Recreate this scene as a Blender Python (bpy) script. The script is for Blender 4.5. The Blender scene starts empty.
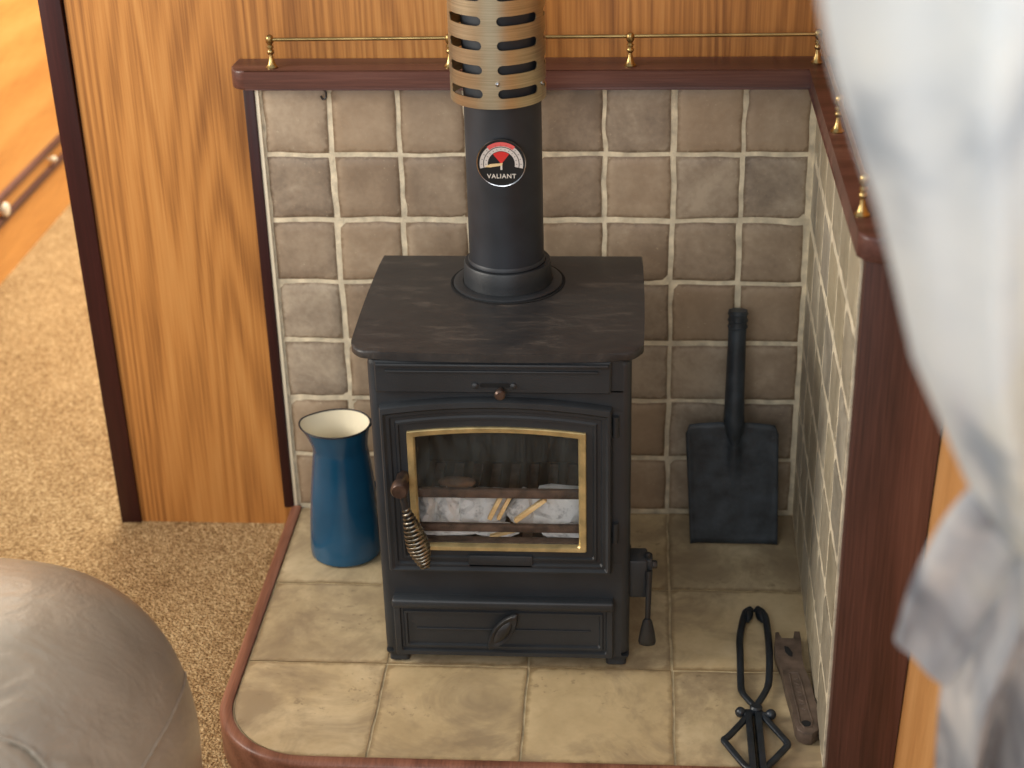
import bpy, bmesh, math, random
from mathutils import Vector, Matrix, noise
random.seed(7)
C = bpy.context.scene.collection
PI = math.pi
YB = 0.035      # oak bulkhead plane
ZC = -0.055     # carpet level, the hearth top is z = 0

# ---------------------------------------------------------------- materials
def new_mat(name):
    m = bpy.data.materials.new(name); m.use_nodes = True
    nt = m.node_tree; nt.nodes.clear()
    out = nt.nodes.new('ShaderNodeOutputMaterial')
    b = nt.nodes.new('ShaderNodeBsdfPrincipled')
    nt.links.new(b.outputs[0], out.inputs[0])
    return m, nt, b, out
def srgb(c):
    f = lambda v: v/12.92 if v <= .04045 else ((v+.055)/1.055)**2.4
    return tuple(f(v/255) for v in c) + (1,)
class NT:
    def __init__(s, nt): s.nt = nt
    def n(s, t, **kw):
        nd = s.nt.nodes.new(t)
        for k, v in kw.items():
            if k.startswith('i_'):
                key = k[2:]
                nd.inputs[int(key) if key.isdigit() else key.replace('_', ' ')].default_value = v
            else: setattr(nd, k, v)
        return nd
    def l(s, a, b): s.nt.links.new(a, b)
    def coord(s, scale=(1,1,1), rot=(0,0,0), loc=(0,0,0)):
        t = s.n('ShaderNodeTexCoord'); m = s.n('ShaderNodeMapping')
        m.inputs['Scale'].default_value = scale; m.inputs['Rotation'].default_value = rot; m.inputs['Location'].default_value = loc
        s.l(t.outputs['Object'], m.inputs[0]); return m.outputs[0]
    def noise(s, vec, scale, detail=4, rough=.55, dist=0):
        n = s.n('ShaderNodeTexNoise'); s.l(vec, n.inputs['Vector'])
        n.inputs['Scale'].default_value = scale; n.inputs['Detail'].default_value = detail
        n.inputs['Roughness'].default_value = rough; n.inputs['Distortion'].default_value = dist
        return n.outputs['Fac']
    def ramp(s, fac, stops):
        r = s.n('ShaderNodeValToRGB'); e = r.color_ramp.elements
        while len(e) < len(stops): e.new(.5)
        for el, (p, c) in zip(e, stops):
            el.position = p; el.color = c if len(c) == 4 else srgb(c)
        s.l(fac, r.inputs[0]); return r.outputs[0]
    def mix(s, fac, a, b, mode='MIX'):
        m = s.n('ShaderNodeMix', data_type='RGBA', blend_type=mode)
        for sock, v in ((m.inputs[0], fac), (m.inputs[6], a), (m.inputs[7], b)):
            if hasattr(v, 'links') or isinstance(v, bpy.types.NodeSocket): s.l(v, sock)
            else: sock.default_value = v
        return m.outputs[2]
    def math(s, op, a, b=0.0):
        m = s.n('ShaderNodeMath', operation=op)
        for sock, v in ((m.inputs[0], a), (m.inputs[1], b)):
            if isinstance(v, bpy.types.NodeSocket): s.l(v, sock)
            else: sock.default_value = v
        return m.outputs[0]
    def bump(s, h, strength, dist, bsdf):
        b = s.n('ShaderNodeBump'); b.inputs['Strength'].default_value = strength; b.inputs['Distance'].default_value = dist
        s.l(h, b.inputs['Height']); s.l(b.outputs[0], bsdf.inputs['Normal'])

def plain(name, col, rough=.5, metal=0, var=.12, scale=30, bump=.15, bdist=.0006, spec=.5, bscale=None):
    m, nt, b, o = new_mat(name); T = NT(nt)
    v = T.coord()
    f = T.noise(v, scale)
    d = tuple(max(0, c*(1-var)) for c in col); l = tuple(min(255, c*(1+var)) for c in col)
    T.l(T.ramp(f, [(.3, d), (.7, l)]), b.inputs['Base Color'])
    b.inputs['Roughness'].default_value = rough; b.inputs['Metallic'].default_value = metal
    b.inputs['Specular IOR Level'].default_value = spec
    if bump: T.bump(T.noise(v, bscale or scale*8, 3), bump, bdist, b)
    return m

def wood(name, cols, axis='z', freq=60, rough=.42, warp=.35, stretch=.12, seed=0, pore=.35, spec=.4, ringw=.14):
    """cols: dark, mid, light; grain runs along axis."""
    m, nt, b, o = new_mat(name); T = NT(nt)
    k = {'x': (stretch,1,1), 'y': (1,stretch,1), 'z': (1,1,stretch)}[axis]
    v = T.coord(k, loc=(seed, seed*.7, seed*1.3))
    big = T.noise(v, 5.0, 2, .5)
    sep = T.n('ShaderNodeSeparateXYZ'); T.l(v, sep.inputs[0])
    across = T.math('ADD', sep.outputs['X'], sep.outputs['Y']) if axis == 'z' else T.math('ADD', sep.outputs['Z'], sep.outputs['Y' if axis == 'x' else 'X'])
    s = T.math('ADD', T.math('MULTIPLY', across, freq), T.math('MULTIPLY', big, freq*warp))
    fine0 = T.noise(v, 22, 3)
    s = T.math('ADD', s, T.math('MULTIPLY', fine0, 2.2))
    rings = T.math('ADD', T.math('MULTIPLY', T.math('SINE', s), .5), .5)
    k2 = tuple(a*.35 if a < 1 else 1 for a in k)
    v2 = T.coord(k2)
    fibres = T.noise(v2, 320, 3, .6)
    patch = T.noise(v, 6, 3)
    mixv = T.math('ADD', T.math('ADD', T.math('MULTIPLY', rings, ringw), T.math('MULTIPLY', fibres, .42)), T.math('MULTIPLY', patch, .58-ringw))
    col = T.ramp(mixv, [(.30, cols[0]), (.53, cols[1]), (.78, cols[2])])
    T.l(col, b.inputs['Base Color'])
    b.inputs['Roughness'].default_value = rough; b.inputs['Specular IOR Level'].default_value = spec
    T.bump(fibres, pore, .0004, b)
    return m

def tile_mat(name, cols, warm, rough=.5, sc=14, specks=True):
    m, nt, b, o = new_mat(name); T = NT(nt)
    v = T.coord()
    at = T.n('ShaderNodeAttribute', attribute_name='tint'); sp = T.n('ShaderNodeSeparateColor'); T.l(at.outputs['Color'], sp.inputs[0])
    # R random per tile, G distance to the edge, B second random
    off = T.n('ShaderNodeVectorMath', operation='SCALE'); T.l(at.outputs['Color'], off.inputs[0]); off.inputs['Scale'].default_value = 0
    cmb = T.n('ShaderNodeCombineXYZ'); T.l(T.math('MULTIPLY', sp.outputs[0], 9), cmb.inputs[0]); T.l(T.math('MULTIPLY', sp.outputs[2], 7), cmb.inputs[2])
    add = T.n('ShaderNodeVectorMath', operation='ADD'); T.l(v, add.inputs[0]); T.l(cmb.outputs[0], add.inputs[1])
    vv = add.outputs[0]
    f = T.noise(vv, sc, 5, .6, .4)
    g = T.noise(vv, sc*9, 4, .6)
    h = T.math('ADD', T.math('MULTIPLY', f, .75), T.math('MULTIPLY', g, .25))
    h = T.math('ADD', h, T.math('MULTIPLY', T.math('SUBTRACT', sp.outputs[0], .5), .18))
    c = T.ramp(h, [(.33, cols[0]), (.5, cols[1]), (.68, cols[2])])
    c = T.mix(T.math('MULTIPLY', sp.outputs[2], .55), c, srgb(warm))
    edge = T.math('ADD', sp.outputs[1], T.math('MULTIPLY', T.math('SUBTRACT', g, .5), .8))
    e = T.ramp(edge, [(.05, (205,198,188)), (.5, (255,255,255))])
    c = T.mix(1.0, c, e, 'MULTIPLY')
    if not specks:
        st = T.noise(vv, 7, 5, .65, .8)
        c = T.mix(T.ramp(st, [(.44, (.0,.0,.0,1)), (.62, (.72,.72,.72,1))]), c, srgb((136,118,93)))
        sk = T.noise(vv, 95, 3, .6); big = T.noise(vv, 8, 2)
        c = T.mix(T.math('MULTIPLY', T.ramp(sk, [(.60, (0,0,0,1)), (.68, (.5,.5,.5,1))]), T.ramp(big, [(.5, (0,0,0,1)), (.62, (1,1,1,1))])), c, srgb((104,88,64)))
    if specks:
        s = T.noise(v, sc*22, 2, .5)
        c = T.mix(T.ramp(s, [(.70, (0,0,0,1)), (.76, (.55,.55,.55,1))]), c, srgb((226,212,180)))
    T.l(c, b.inputs['Base Color'])
    b.inputs['Roughness'].default_value = rough
    T.l(T.ramp(g, [(.3, (rough-.1,)*3+(1,)), (.7, (rough+.12,)*3+(1,))]), b.inputs['Roughness'])
    T.bump(h, .35, .002, b)
    return m

M = {}
M['oak'] = wood('oak_panel', ((122,76,38), (184,126,66), (208,154,90)), 'z', 230, .4, .7, .05, 0, .3, ringw=.13)
M['oak_far'] = wood('oak_orange', ((196,132,66), (224,160,86), (238,180,106)), 'y', 60, .4, .3, .12, 3)
M['oak_side'] = wood('oak_side', ((172,118,66), (202,146,88), (220,168,110)), 'z', 70, .45, .4, .12, 5)
M['jamb'] = wood('jamb_dark', ((36,14,14), (54,22,22), (70,32,30)), 'z', 60, .4, .3, .1, 2)
M['mahog_h'] = wood('mahogany_x', ((64,40,34), (98,63,54), (128,90,78)), 'x', 110, .33, .45, .08, 1)
M['mahog_y'] = wood('mahogany_y', ((62,40,36), (92,60,53), (120,84,75)), 'y', 110, .33, .45, .08, 1)
M['mahog_v'] = wood('mahogany_post', ((60,40,35), (94,62,54), (122,86,74)), 'z', 55, .42, .5, .08, 8, ringw=.26)
M['lip'] = wood('hearth_lip', ((96,60,46), (138,92,72), (166,118,96)), 'y', 80, .36, .4, .15, 4)
M['tile_wall'] = tile_mat('wall_tile', ((116,104,92), (150,136,119), (182,168,148)), (172,146,116), .42, 13)
M['tile_side'] = tile_mat('side_tile', ((126,120,108), (158,150,135), (184,176,157)), (178,162,126), .38, 13)
M['tile_floor'] = tile_mat('hearth_tile', ((150,134,106), (186,168,134), (212,196,162)), (198,172,126), .46, 9, False)
M['grout'] = plain('grout', (212,200,174), .9, 0, .14, 40, .5, .002)
M['grout_floor'] = plain('grout_floor', (190,172,136), .9, 0, .14, 40, .5, .001)
M['iron'] = plain('stove_iron', (37,41,45), .48, 0, .16, 9, .35, .0008, .55, 420)
M['pipe'] = plain('pipe_enamel', (37,41,47), .5, 0, .22, 12, .12, .0006, .5, 90)
M['dark'] = plain('soot_and_hole_shade', (16,16,17), .9, 0, .3, 30, .3)  # soot in the firebox; elsewhere the painted shade of holes and a groove
M['black_iron'] = plain('black_iron', (30,31,33), .42, 0, .25, 40, .35, .001, .6, 300)
M['steel'] = plain('coil_steel', (132,126,114), .34, 1, .15, 60, .1)
M['bronze'] = plain('bronze_cap', (84,68,60), .38, .6, .25, 60, .1)
M['rust'] = plain('rusty_bar', (84,68,58), .8, .2, .3, 60, .5, .001)
M['rustiron'] = plain('brown_iron', (96,82,72), .5, .3, .22, 45, .4, .001, .5, 240)
M['brass'] = plain('old_brass', (172,146,96), .3, 1, .14, 30, .08)
M['brass_trim'] = plain('brass_trim', (200,180,130), .42, .7, .12, 50, .1)
M['chrome'] = plain('chrome', (170,172,175), .22, 1, .03, 30, 0)
M['jug'] = plain('blue_enamel', (20,76,108), .16, 0, .12, 8, .04, .0006, .6)
M['jug_in'] = plain('white_enamel', (236,226,200), .25, 0, .03, 10, 0)
M['rim'] = plain('rim_black', (20,24,34), .3, 0, .1, 20, 0)
M['shovel'] = plain('shovel_paint', (44,50,55), .5, 0, .3, 34, .5, .0012, .5, 160)
M['tongs'] = plain('tongs_iron', (32,38,44), .36, .2, .25, 50, .3, .0008, .6, 200)
M['stick'] = wood('kindling', ((206,166,108), (238,206,150), (250,228,184)), 'x', 200, .6, .3, .2, 6)
M['char'] = plain('brown_bark', (96,70,48), .85, 0, .3, 60, .5, .002)
def flat(name, c, rough=.5, metal=0):
    return plain(name, c, rough, metal, .03, 20, 0)
M['g_black'] = flat('dial_black', (18,20,22), .3)
M['g_grey'] = flat('dial_grey', (206,200,194), .4)
M['g_red'] = flat('dial_red', (206,44,40), .4)
M['g_pink'] = flat('dial_rose', (222,96,94), .4)
M['g_cream'] = flat('dial_cream', (226,200,150), .4)
M['g_white'] = flat('dial_white', (215,210,200), .4)

def brushed():
    m, nt, b, o = new_mat('brushed_brass'); T = NT(nt)
    v = T.coord((1,1,60))
    f = T.noise(v, 14, 3)
    T.l(T.ramp(f, [(.3, (180,168,140)), (.7, (212,200,170))]), b.inputs['Base Color'])
    b.inputs['Metallic'].default_value = 1; b.inputs['Roughness'].default_value = .36
    b.inputs['Anisotropic'].default_value = .5
    T.bump(T.noise(v, 40, 3), .1, .0004, b); return m
M['shield'] = brushed()

def iron_top():
    m, nt, b, o = new_mat('worn_top'); T = NT(nt)
    v = T.coord((1,2.6,1))
    f = T.noise(v, 13, 7, .78, .3)
    T.l(T.ramp(f, [(.36, (40,41,43)), (.54, (54,52,51)), (.72, (92,85,78))]), b.inputs['Base Color'])
    T.l(T.ramp(f, [(.35, (.36,)*3+(1,)), (.75, (.56,)*3+(1,))]), b.inputs['Roughness'])
    T.bump(T.noise(T.coord(), 500, 3), .3, .0006, b); return m
M['top'] = iron_top()

def glass_mat():
    m, nt, b, o = new_mat('sooty_glass'); T = NT(nt)
    tr = T.n('ShaderNodeBsdfTransparent'); gl = T.n('ShaderNodeBsdfGlossy'); gl.inputs['Roughness'].default_value = .04
    df = T.n('ShaderNodeBsdfDiffuse'); df.inputs['Color'].default_value = srgb((104,112,112))
    mx = T.n('ShaderNodeMixShader'); mx.inputs[0].default_value = .05
    T.l(tr.outputs[0], mx.inputs[1]); T.l(gl.outputs[0], mx.inputs[2])
    v = T.coord((1,1,.35))
    f = T.noise(v, 26, 6, .7, .5)
    sep = T.n('ShaderNodeSeparateXYZ'); T.l(T.coord(), sep.inputs[0])
    z = T.n('ShaderNodeMapRange'); T.l(sep.outputs['Z'], z.inputs[0])
    z.inputs[1].default_value = .25; z.inputs[2].default_value = .30; z.inputs[3].default_value = .12; z.inputs[4].default_value = 1
    r = T.ramp(f, [(.42, (.03,.03,.03,1)), (.75, (.36,.36,.36,1))])
    mx2 = T.n('ShaderNodeMixShader'); T.l(T.math('MULTIPLY', r, z.outputs[0]), mx2.inputs[0])
    T.l(mx.outputs[0], mx2.inputs[1]); T.l(df.outputs[0], mx2.inputs[2])
    T.l(mx2.outputs[0], o.inputs[0]); return m
M['glass'] = glass_mat()

def carpet_mat():
    m, nt, b, o = new_mat('carpet_pile'); T = NT(nt)
    v = T.coord()
    a = T.noise(v, 210, 3, .7); c = T.noise(v, 9, 3)
    vo = T.n('ShaderNodeTexVoronoi'); T.l(v, vo.inputs['Vector']); vo.inputs['Scale'].default_value = 240
    h = T.math('ADD', T.math('MULTIPLY', a, .9), T.math('MULTIPLY', c, .12))
    T.l(T.ramp(h, [(.34, (112,84,54)), (.47, (160,130,90)), (.56, (188,158,114)), (.68, (218,192,148))]), b.inputs['Base Color'])
    b.inputs['Roughness'].default_value = 1; b.inputs['Specular IOR Level'].default_value = .1
    T.bump(T.math('SUBTRACT', a, vo.outputs['Distance']), .9, .004, b); return m
M['carpet'] = carpet_mat()

def leather_mat():
    m, nt, b, o = new_mat('grey_leather'); T = NT(nt)
    v = T.coord()
    f = T.noise(v, 7, 4)
    T.l(T.ramp(f, [(.3, (136,127,113)), (.7, (160,150,134))]), b.inputs['Base Color'])
    b.inputs['Roughness'].default_value = .31; b.inputs['Specular IOR Level'].default_value = .6
    w = T.noise(T.coord((1,1,1)), 11, 4, .6, 1.2)
    vo = T.n('ShaderNodeTexVoronoi'); T.l(v, vo.inputs['Vector']); vo.inputs['Scale'].default_value = 520
    T.bump(T.math('ADD', T.math('MULTIPLY', w, 1.0), T.math('MULTIPLY', vo.outputs['Distance'], .05)), .35, .012, b); return m
M['leather'] = leather_mat()

def curtain_mat(name, light=True):
    m, nt, b, o = new_mat(name); T = NT(nt)
    v = T.coord((1,1,.6))
    f = T.noise(v, 9, 4, .6, .6); g = T.noise(T.coord((1,1,.6), loc=(4,2,1)), 7, 3)
    w = T.noise(T.coord((1,1,.22), loc=(1,7,3)), 20, 3, .55, .5)
    if light: c = T.ramp(f, [(.38, (150,160,168)), (.50, (200,206,206)), (.70, (214,218,214))])
    else: c = T.ramp(w, [(.34, (112,118,126)), (.5, (166,170,174)), (.66, (208,208,204))])  # tail copy of the print, fold shade put into greyer upright streaks
    c = T.mix(T.ramp(g, [(.60, (0,0,0,1)), (.72, (.5,.5,.5,1))]), c, srgb((226,220,190)))
    c = T.mix(T.ramp(w, [(.60, (0,0,0,1)), (.74, (.4,.4,.4,1))]), c, srgb((192,186,190)))
    T.l(c, b.inputs['Base Color']); b.inputs['Roughness'].default_value = .9
    tl = T.n('ShaderNodeBsdfTranslucent'); T.l(c, tl.inputs[0])
    mx = T.n('ShaderNodeMixShader'); mx.inputs[0].default_value = .3
    T.l(b.outputs[0], mx.inputs[1]); T.l(tl.outputs[0], mx.inputs[2]); T.l(mx.outputs[0], o.inputs[0])
    return m
M['curtain'] = curtain_mat('printed_curtain'); M['curtain_tail'] = curtain_mat('printed_curtain_tail_shaded', False)

def paper_mat():
    m, nt, b, o = new_mat('newsprint'); T = NT(nt)
    f = T.noise(T.coord((1,1,1)), 38, 4, .65)
    T.l(T.ramp(f, [(.34, (186,184,180)), (.44, (242,240,234)), (.7, (252,250,246))]), b.inputs['Base Color'])
    b.inputs['Roughness'].default_value = .9; return m
M['paper'] = paper_mat()

# ---------------------------------------------------------------- helpers
def root_loc(o):
    while o.parent: o = o.parent
    return o.location.copy()
def obj(name, bm, mat, parent=None, smooth=40, loc=None):
    """world-space bmesh -> linked object (its origin is the thing's base)"""
    L = root_loc(parent) if parent else Vector(loc or (0,0,0))
    bmesh.ops.translate(bm, verts=bm.verts, vec=-L)
    bmesh.ops.recalc_face_normals(bm, faces=bm.faces)
    me = bpy.data.meshes.new(name); bm.to_mesh(me); bm.free()
    for m in (mat if isinstance(mat, (list, tuple)) else [mat]): me.materials.append(m)
    o = bpy.data.objects.new(name, me); C.objects.link(o)
    if parent: o.parent = parent
    else: o.location = L
    if smooth:
        for p in me.polygons: p.use_smooth = True
        try: me.set_sharp_from_angle(angle=math.radians(smooth))
        except Exception: pass
    return o
def tag(o, label, cat, group=None):
    o['label'] = label; o['category'] = cat
    if group: o['group'] = group
    return o
def struct(o):
    o['kind'] = 'structure'; return o
def thing(name, loc, label, cat, group=None):
    o = bpy.data.objects.new(name, None); o.empty_display_size = .02; C.objects.link(o); o.location = loc
    return tag(o, label, cat, group)
def BM(): return bmesh.new()
def box(bm, x0, x1, y0, y1, z0, z1, bev=0, seg=2, mi=0):
    r = bmesh.ops.create_cube(bm, size=1)
    vs = r['verts']
    for v in vs:
        v.co = Vector((x0+(v.co.x+.5)*(x1-x0), y0+(v.co.y+.5)*(y1-y0), z0+(v.co.z+.5)*(z1-z0)))
    fs = set(f for v in vs for f in v.link_faces)
    for f in fs: f.material_index = mi
    if bev:
        es = set(e for v in vs for e in v.link_edges)
        bmesh.ops.bevel(bm, geom=list(es), offset=bev, segments=seg, affect='EDGES', profile=.5)
def ring_bridge(bm, rings, closed=True, cap0=False, cap1=False, mi=0):
    vr = [[bm.verts.new(p) for p in r] for r in rings]
    n = len(vr[0])
    for a, b in zip(vr, vr[1:]):
        for i in range(n if closed else n-1):
            j = (i+1) % n
            f = bm.faces.new((a[i], a[j], b[j], b[i])); f.material_index = mi
    if cap0: bm.faces.new(vr[0]).material_index = mi
    if cap1: bm.faces.new(vr[-1]).material_index = mi
    return vr
def lathe(bm, prof, c, n=32, axis='z', cap0=True, cap1=True, mi=0, a0=0):
    """prof: (r, h) list"""
    rings = []
    for r, h in prof:
        ring = []
        for i in range(n):
            a = 2*PI*i/n + a0
            p = (r*math.cos(a), r*math.sin(a), h)
            if axis == 'y': p = (p[0], p[2], p[1])
            if axis == 'x': p = (p[2], p[0], p[1])
            ring.append(Vector(c)+Vector(p))
        rings.append(ring)
    ring_bridge(bm, rings, True, cap0, cap1, mi)
def tube(bm, pts, rad, n=10, cap=True, flat=1.0, up=None, closed=False, mi=0):
    """tube along points; rad a number or list; flat scales the section along 'up'"""
    pts = [Vector(p) for p in pts]; N = len(pts)
    rads = rad if isinstance(rad, (list, tuple)) else [rad]*N
    rings = []; prev = Vector(up) if up else None
    for i, p in enumerate(pts):
        if closed: t = pts[(i+1) % N]-pts[i-1]
        else: t = (pts[min(i+1, N-1)]-pts[max(i-1, 0)])
        t.normalize()
        if prev is None:
            prev = Vector((0,0,1)) if abs(t.z) < .9 else Vector((1,0,0))
        u = (prev - t*prev.dot(t))
        u.normalize(); w = t.cross(u)
        if not up: prev = u
        rings.append([p + u*math.cos(2*PI*k/n)*rads[i]*flat + w*math.sin(2*PI*k/n)*rads[i] for k in range(n)])
    if closed: rings.append(rings[0][:]); ring_bridge(bm, rings, True, False, False, mi); bmesh.ops.remove_doubles(bm, verts=bm.verts, dist=1e-6)
    else: ring_bridge(bm, rings, True, cap, cap, mi)
def smooth_path(pts, sub=6):
    pts = [Vector(p) for p in pts]; out = []
    for i in range(len(pts)-1):
        p0 = pts[max(i-1, 0)]; p1 = pts[i]; p2 = pts[i+1]; p3 = pts[min(i+2, len(pts)-1)]
        for k in range(sub):
            t = k/sub
            out.append(.5*((2*p1)+(-p0+p2)*t+(2*p0-5*p1+4*p2-p3)*t*t+(-p0+3*p1-3*p2+p3)*t**3))
    out.append(pts[-1]); return out
def prism(bm, outline, h0, h1, axis='z', bev=0, mi=0, seg=2):
    """extrude a 2-D outline (list of pairs) along an axis"""
    def P(a, b, h): return {'z': (a, b, h), 'y': (a, h, b), 'x': (h, a, b)}[axis]
    v0 = [bm.verts.new(P(a, b, h0)) for a, b in outline]; v1 = [bm.verts.new(P(a, b, h1)) for a, b in outline]
    n = len(outline); fs = [bm.faces.new(v0), bm.faces.new(v1)]
    for i in range(n):
        fs.append(bm.faces.new((v0[i], v0[(i+1) % n], v1[(i+1) % n], v1[i])))
    for f in fs: f.material_index = mi
    if bev:
        es = set(e for f in fs[:2] for e in f.edges)
        bmesh.ops.bevel(bm, geom=list(es), offset=bev, segments=seg, affect='EDGES', profile=.5)
def rrect(x0, x1, y0, y1, r, n=6, rs=None):
    rs = rs or (r, r, r, r); out = []
    for (cx, cy, sx, sy, a), q in zip(((x0, y0, 1, 1, PI), (x1, y0, -1, 1, 1.5*PI), (x1, y1, -1, -1, 0), (x0, y1, 1, -1, .5*PI)), rs):
        if q <= 0: out.append((cx, cy)); continue
        for k in range(n+1):
            t = a + k/n*PI/2
            out.append((cx+sx*q+q*math.cos(t), cy+sy*q+q*math.sin(t)))
    return out

# ---------------------------------------------------------------- the setting
def carpet():
    bm = BM()
    bmesh.ops.create_grid(bm, x_segments=2, y_segments=2, size=1)
    for v in bm.verts: v.co = Vector((-.87+(v.co.x+1)/2*1.75, -2.6+(v.co.y+1)/2*6.2, ZC))
    return struct(obj('floor', bm, M['carpet']))
carpet()
bm = BM(); box(bm, -.281, .93, YB, YB+.03, ZC, 1.75)
struct(obj('wall_back', bm, M['oak']))
bm = BM(); prism(bm, [(-.3105, ZC), (-.2765, ZC), (-.2925, 1.75), (-.3265, 1.75)], YB-.006, YB+.04, 'y', .003)
struct(obj('trim_1', bm, M['jamb']))
# cabin side on the right leans outward with height, seen beside the post
bm = BM()
for (ya, yb) in ((-.622, -2.6),):
    o1 = [(.8715, ZC), (.8715+.038*.9, .9), (.935, .9), (.935, ZC)]
    prism(bm, o1, 0, 1, 'y')
    for v in bm.verts: v.co.y = ya if v.co.y < .5 else yb
bm2 = BM(); prism(bm2, [(.9055, .7385), (.9285, 1.5), (.96, 1.5), (.96, .7385)], YB, -.66, 'y'); prism(bm2, [(.9065, .901), (.9285, 1.5), (.96, 1.5), (.96, .901)], -.661, -1.80, 'y')
struct(obj('wall_right', bm, M['oak_side'])); struct(obj('wall_right_upper', bm2, M['oak_side']))
# far end of the next room and its wall
bm = BM(); box(bm, -.95, .93, 3.55, 3.6, ZC, 1.75)
struct(obj('wall_far', bm, M['oak_far']))
bm = BM(); box(bm, -.93, -.885, -2.6, .2, ZC, .62)
struct(obj('wall_left', bm, M['oak_side']))

# ---------------------------------------------------------------- tiles
def tile_grid(bm, mapf, us, vs, gap, amp, bulge, clip=None, n=11, wob=.0022, seed=0, depth=.004, edge=.0022):
    """handmade tiles: mapf(u,v,h)->point; one raised pillow per cell, tint attribute"""
    lay = bm.verts.layers.float_color.get('tint') or bm.verts.layers.float_color.new('tint')
    rnd = random.Random(seed)
    for i in range(len(us)-1):
        for j in range(len(vs)-1):
            r1, r2 = rnd.random(), rnd.random()
            u0, u1, v0, v1 = us[i]+gap/2, us[i+1]-gap/2, vs[j]+gap/2, vs[j+1]-gap/2
            ju, jv = (rnd.random()-.5)*wob, (rnd.random()-.5)*wob
            grid = []
            tilt = ((rnd.random()-.5)*amp, (rnd.random()-.5)*amp)
            for a in range(n+3):
                row = []
                for b in range(n+3):
                    ia, ib = min(max(a-1, 0), n), min(max(b-1, 0), n)
                    s, t = ia/n, ib/n
                    u = u0+(u1-u0)*s; v = v0+(v1-v0)*t
                    du = noise.noise(Vector((u*24, v*24, seed+3.1)))*wob*1.1; dv = noise.noise(Vector((u*24+9, v*24, seed+7.7)))*wob*1.1
                    e = min(s, 1-s, t, 1-t)*2*min(u1-u0, v1-v0)/2
                    hh = depth - edge*math.exp(-e/.0022) + bulge*noise.noise(Vector((u*30, v*30, seed))) + tilt[0]*(s-.5)+tilt[1]*(t-.5)
                    if a in (0, n+2) or b in (0, n+2): hh = -.0005 if edge > .001 else depth-.0025
                    uu, vv_ = u+du+ju, v+dv+jv
                    if clip: uu, vv_ = clip(uu, vv_)
                    vert = bm.verts.new(mapf(uu, vv_, hh))
                    vert[lay] = (r1, min(1, e/.010), r2, 1)
                    row.append(vert)
                grid.append(row)
            for a in range(n+2):
                for b in range(n+2):
                    if {a, b} & {0, n+1} and (a in (0, n+1)) and (b in (0, n+1)): pass
                    try: bm.faces.new((grid[a][b], grid[a+1][b], grid[a+1][b+1], grid[a][b+1]))
                    except ValueError: pass
# back tiled wall; face of the tiles at y=0
us = [0.0] + [.1*i for i in range(1, 8)] + [.797]
vs = [0.001, .098, .2, .3, .4, .5, .602, .7085]
bm = BM()
tile_grid(bm, lambda u, v, h: (u, .004-h, v), us, vs, .0075, .0015, .0007, seed=1)
bg = BM(); box(bg, -.006, .802, .0025, YB-.0005, -.05, .7088)
tb = obj('wall_tiled_back', bm, M['tile_wall'], None, 60); struct(tb)
obj('grout', bg, M['grout'], tb)
# side tiled wall (face at x ~ .800 at the back, .792 at the front)
def sidemap(u, v, h):   # u runs forward from the back wall
    return (.804-.0125*u/.62-h, -u, v)
us2 = [.004, .098, .203, .306, .410, .512, .617]
bm = BM(); tile_grid(bm, sidemap, us2, vs, .0065, .0012, .0006, seed=2, wob=.0018)
ts = obj('wall_tiled_right', bm, M['tile_side'], None, 60); struct(ts)
bg = BM(); prism(bg, [(.8015, YB-.001), (.8015-.0122, -.6175), (.868, -.6175), (.868, YB-.001)], -.05, .7088)
obj('grout', bg, M['grout'], ts)
# dark edge strip left of the tiles
bm = BM(); box(bm, -.0225, -.0062, -.004, YB-.0005, -.001, .7088, .002)
struct(obj('trim_2', bm, M['jamb']))
bm = BM(); box(bm, -.0060, -.0003, -.0015, .002, .0, .7085, .0006)
struct(obj('trim_3', bm, M['jug_in']))
# mahogany post closing the end of the side partition
bm = BM()
prism(bm, [(.7915, ZC), (.7915, .7085), (.897, .7085), (.871, ZC)], -.640, -.6185, 'y', .002)
struct(obj('trim_4', bm, M['mahog_v']))
bm = BM()
prism(bm, [(.8725, ZC), (.8985, .70), (.9065, .70), (.8805, ZC)], -.6445, -.622, 'y', .001)
struct(obj('trim_5', bm, M['oak_side']))

# ---------------------------------------------------------------- hearth
hearth = thing('tiled_hearth', (.4, -.3, ZC), 'raised stone-coloured tiled hearth with a rounded mahogany edge under the stove', 'hearth')
RI = .118; HX0, HX1, HY0 = .006, .795, -.624
def clipc(u, v):     # pull verts of the corner tile inside the rounded corner
    cx, cy = HX0+RI, HY0+RI
    if u < cx and v < cy:
        d = Vector((u-cx, v-cy)); L = d.length
        if L > RI-.003:
            d *= (RI-.003)/L; return cx+d.x, cy+d.y
    return u, v
bm = BM()
tile_grid(bm, lambda u, v, h: (u, v, h-.0045), [HX0, .204, .403, .602, .8035], [HY0, -.420, -.221, -.002], .0036, .0008, .0004, clip=clipc, n=16, seed=5, wob=.0014, edge=.0009)
ht = obj('tile_top', bm, M['tile_floor'], hearth, 60)
def hout(r_off, n=14):
    pts = []
    x0, y0 = HX0-r_off, HY0-r_off
    for k in range(n+1):
        a = PI + k/n*PI/2
        pts.append((HX0+RI+(RI+r_off)*math.cos(a), HY0+RI+(RI+r_off)*math.sin(a)))
    return [(x0, -.001)]+pts+[(HX1-.005, y0)]
bm = BM(); prism(bm, hout(0)+[(HX1+.006, -.001)], ZC, -.0032)
obj('grout_bed', bm, M['grout_floor'], hearth)
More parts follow.
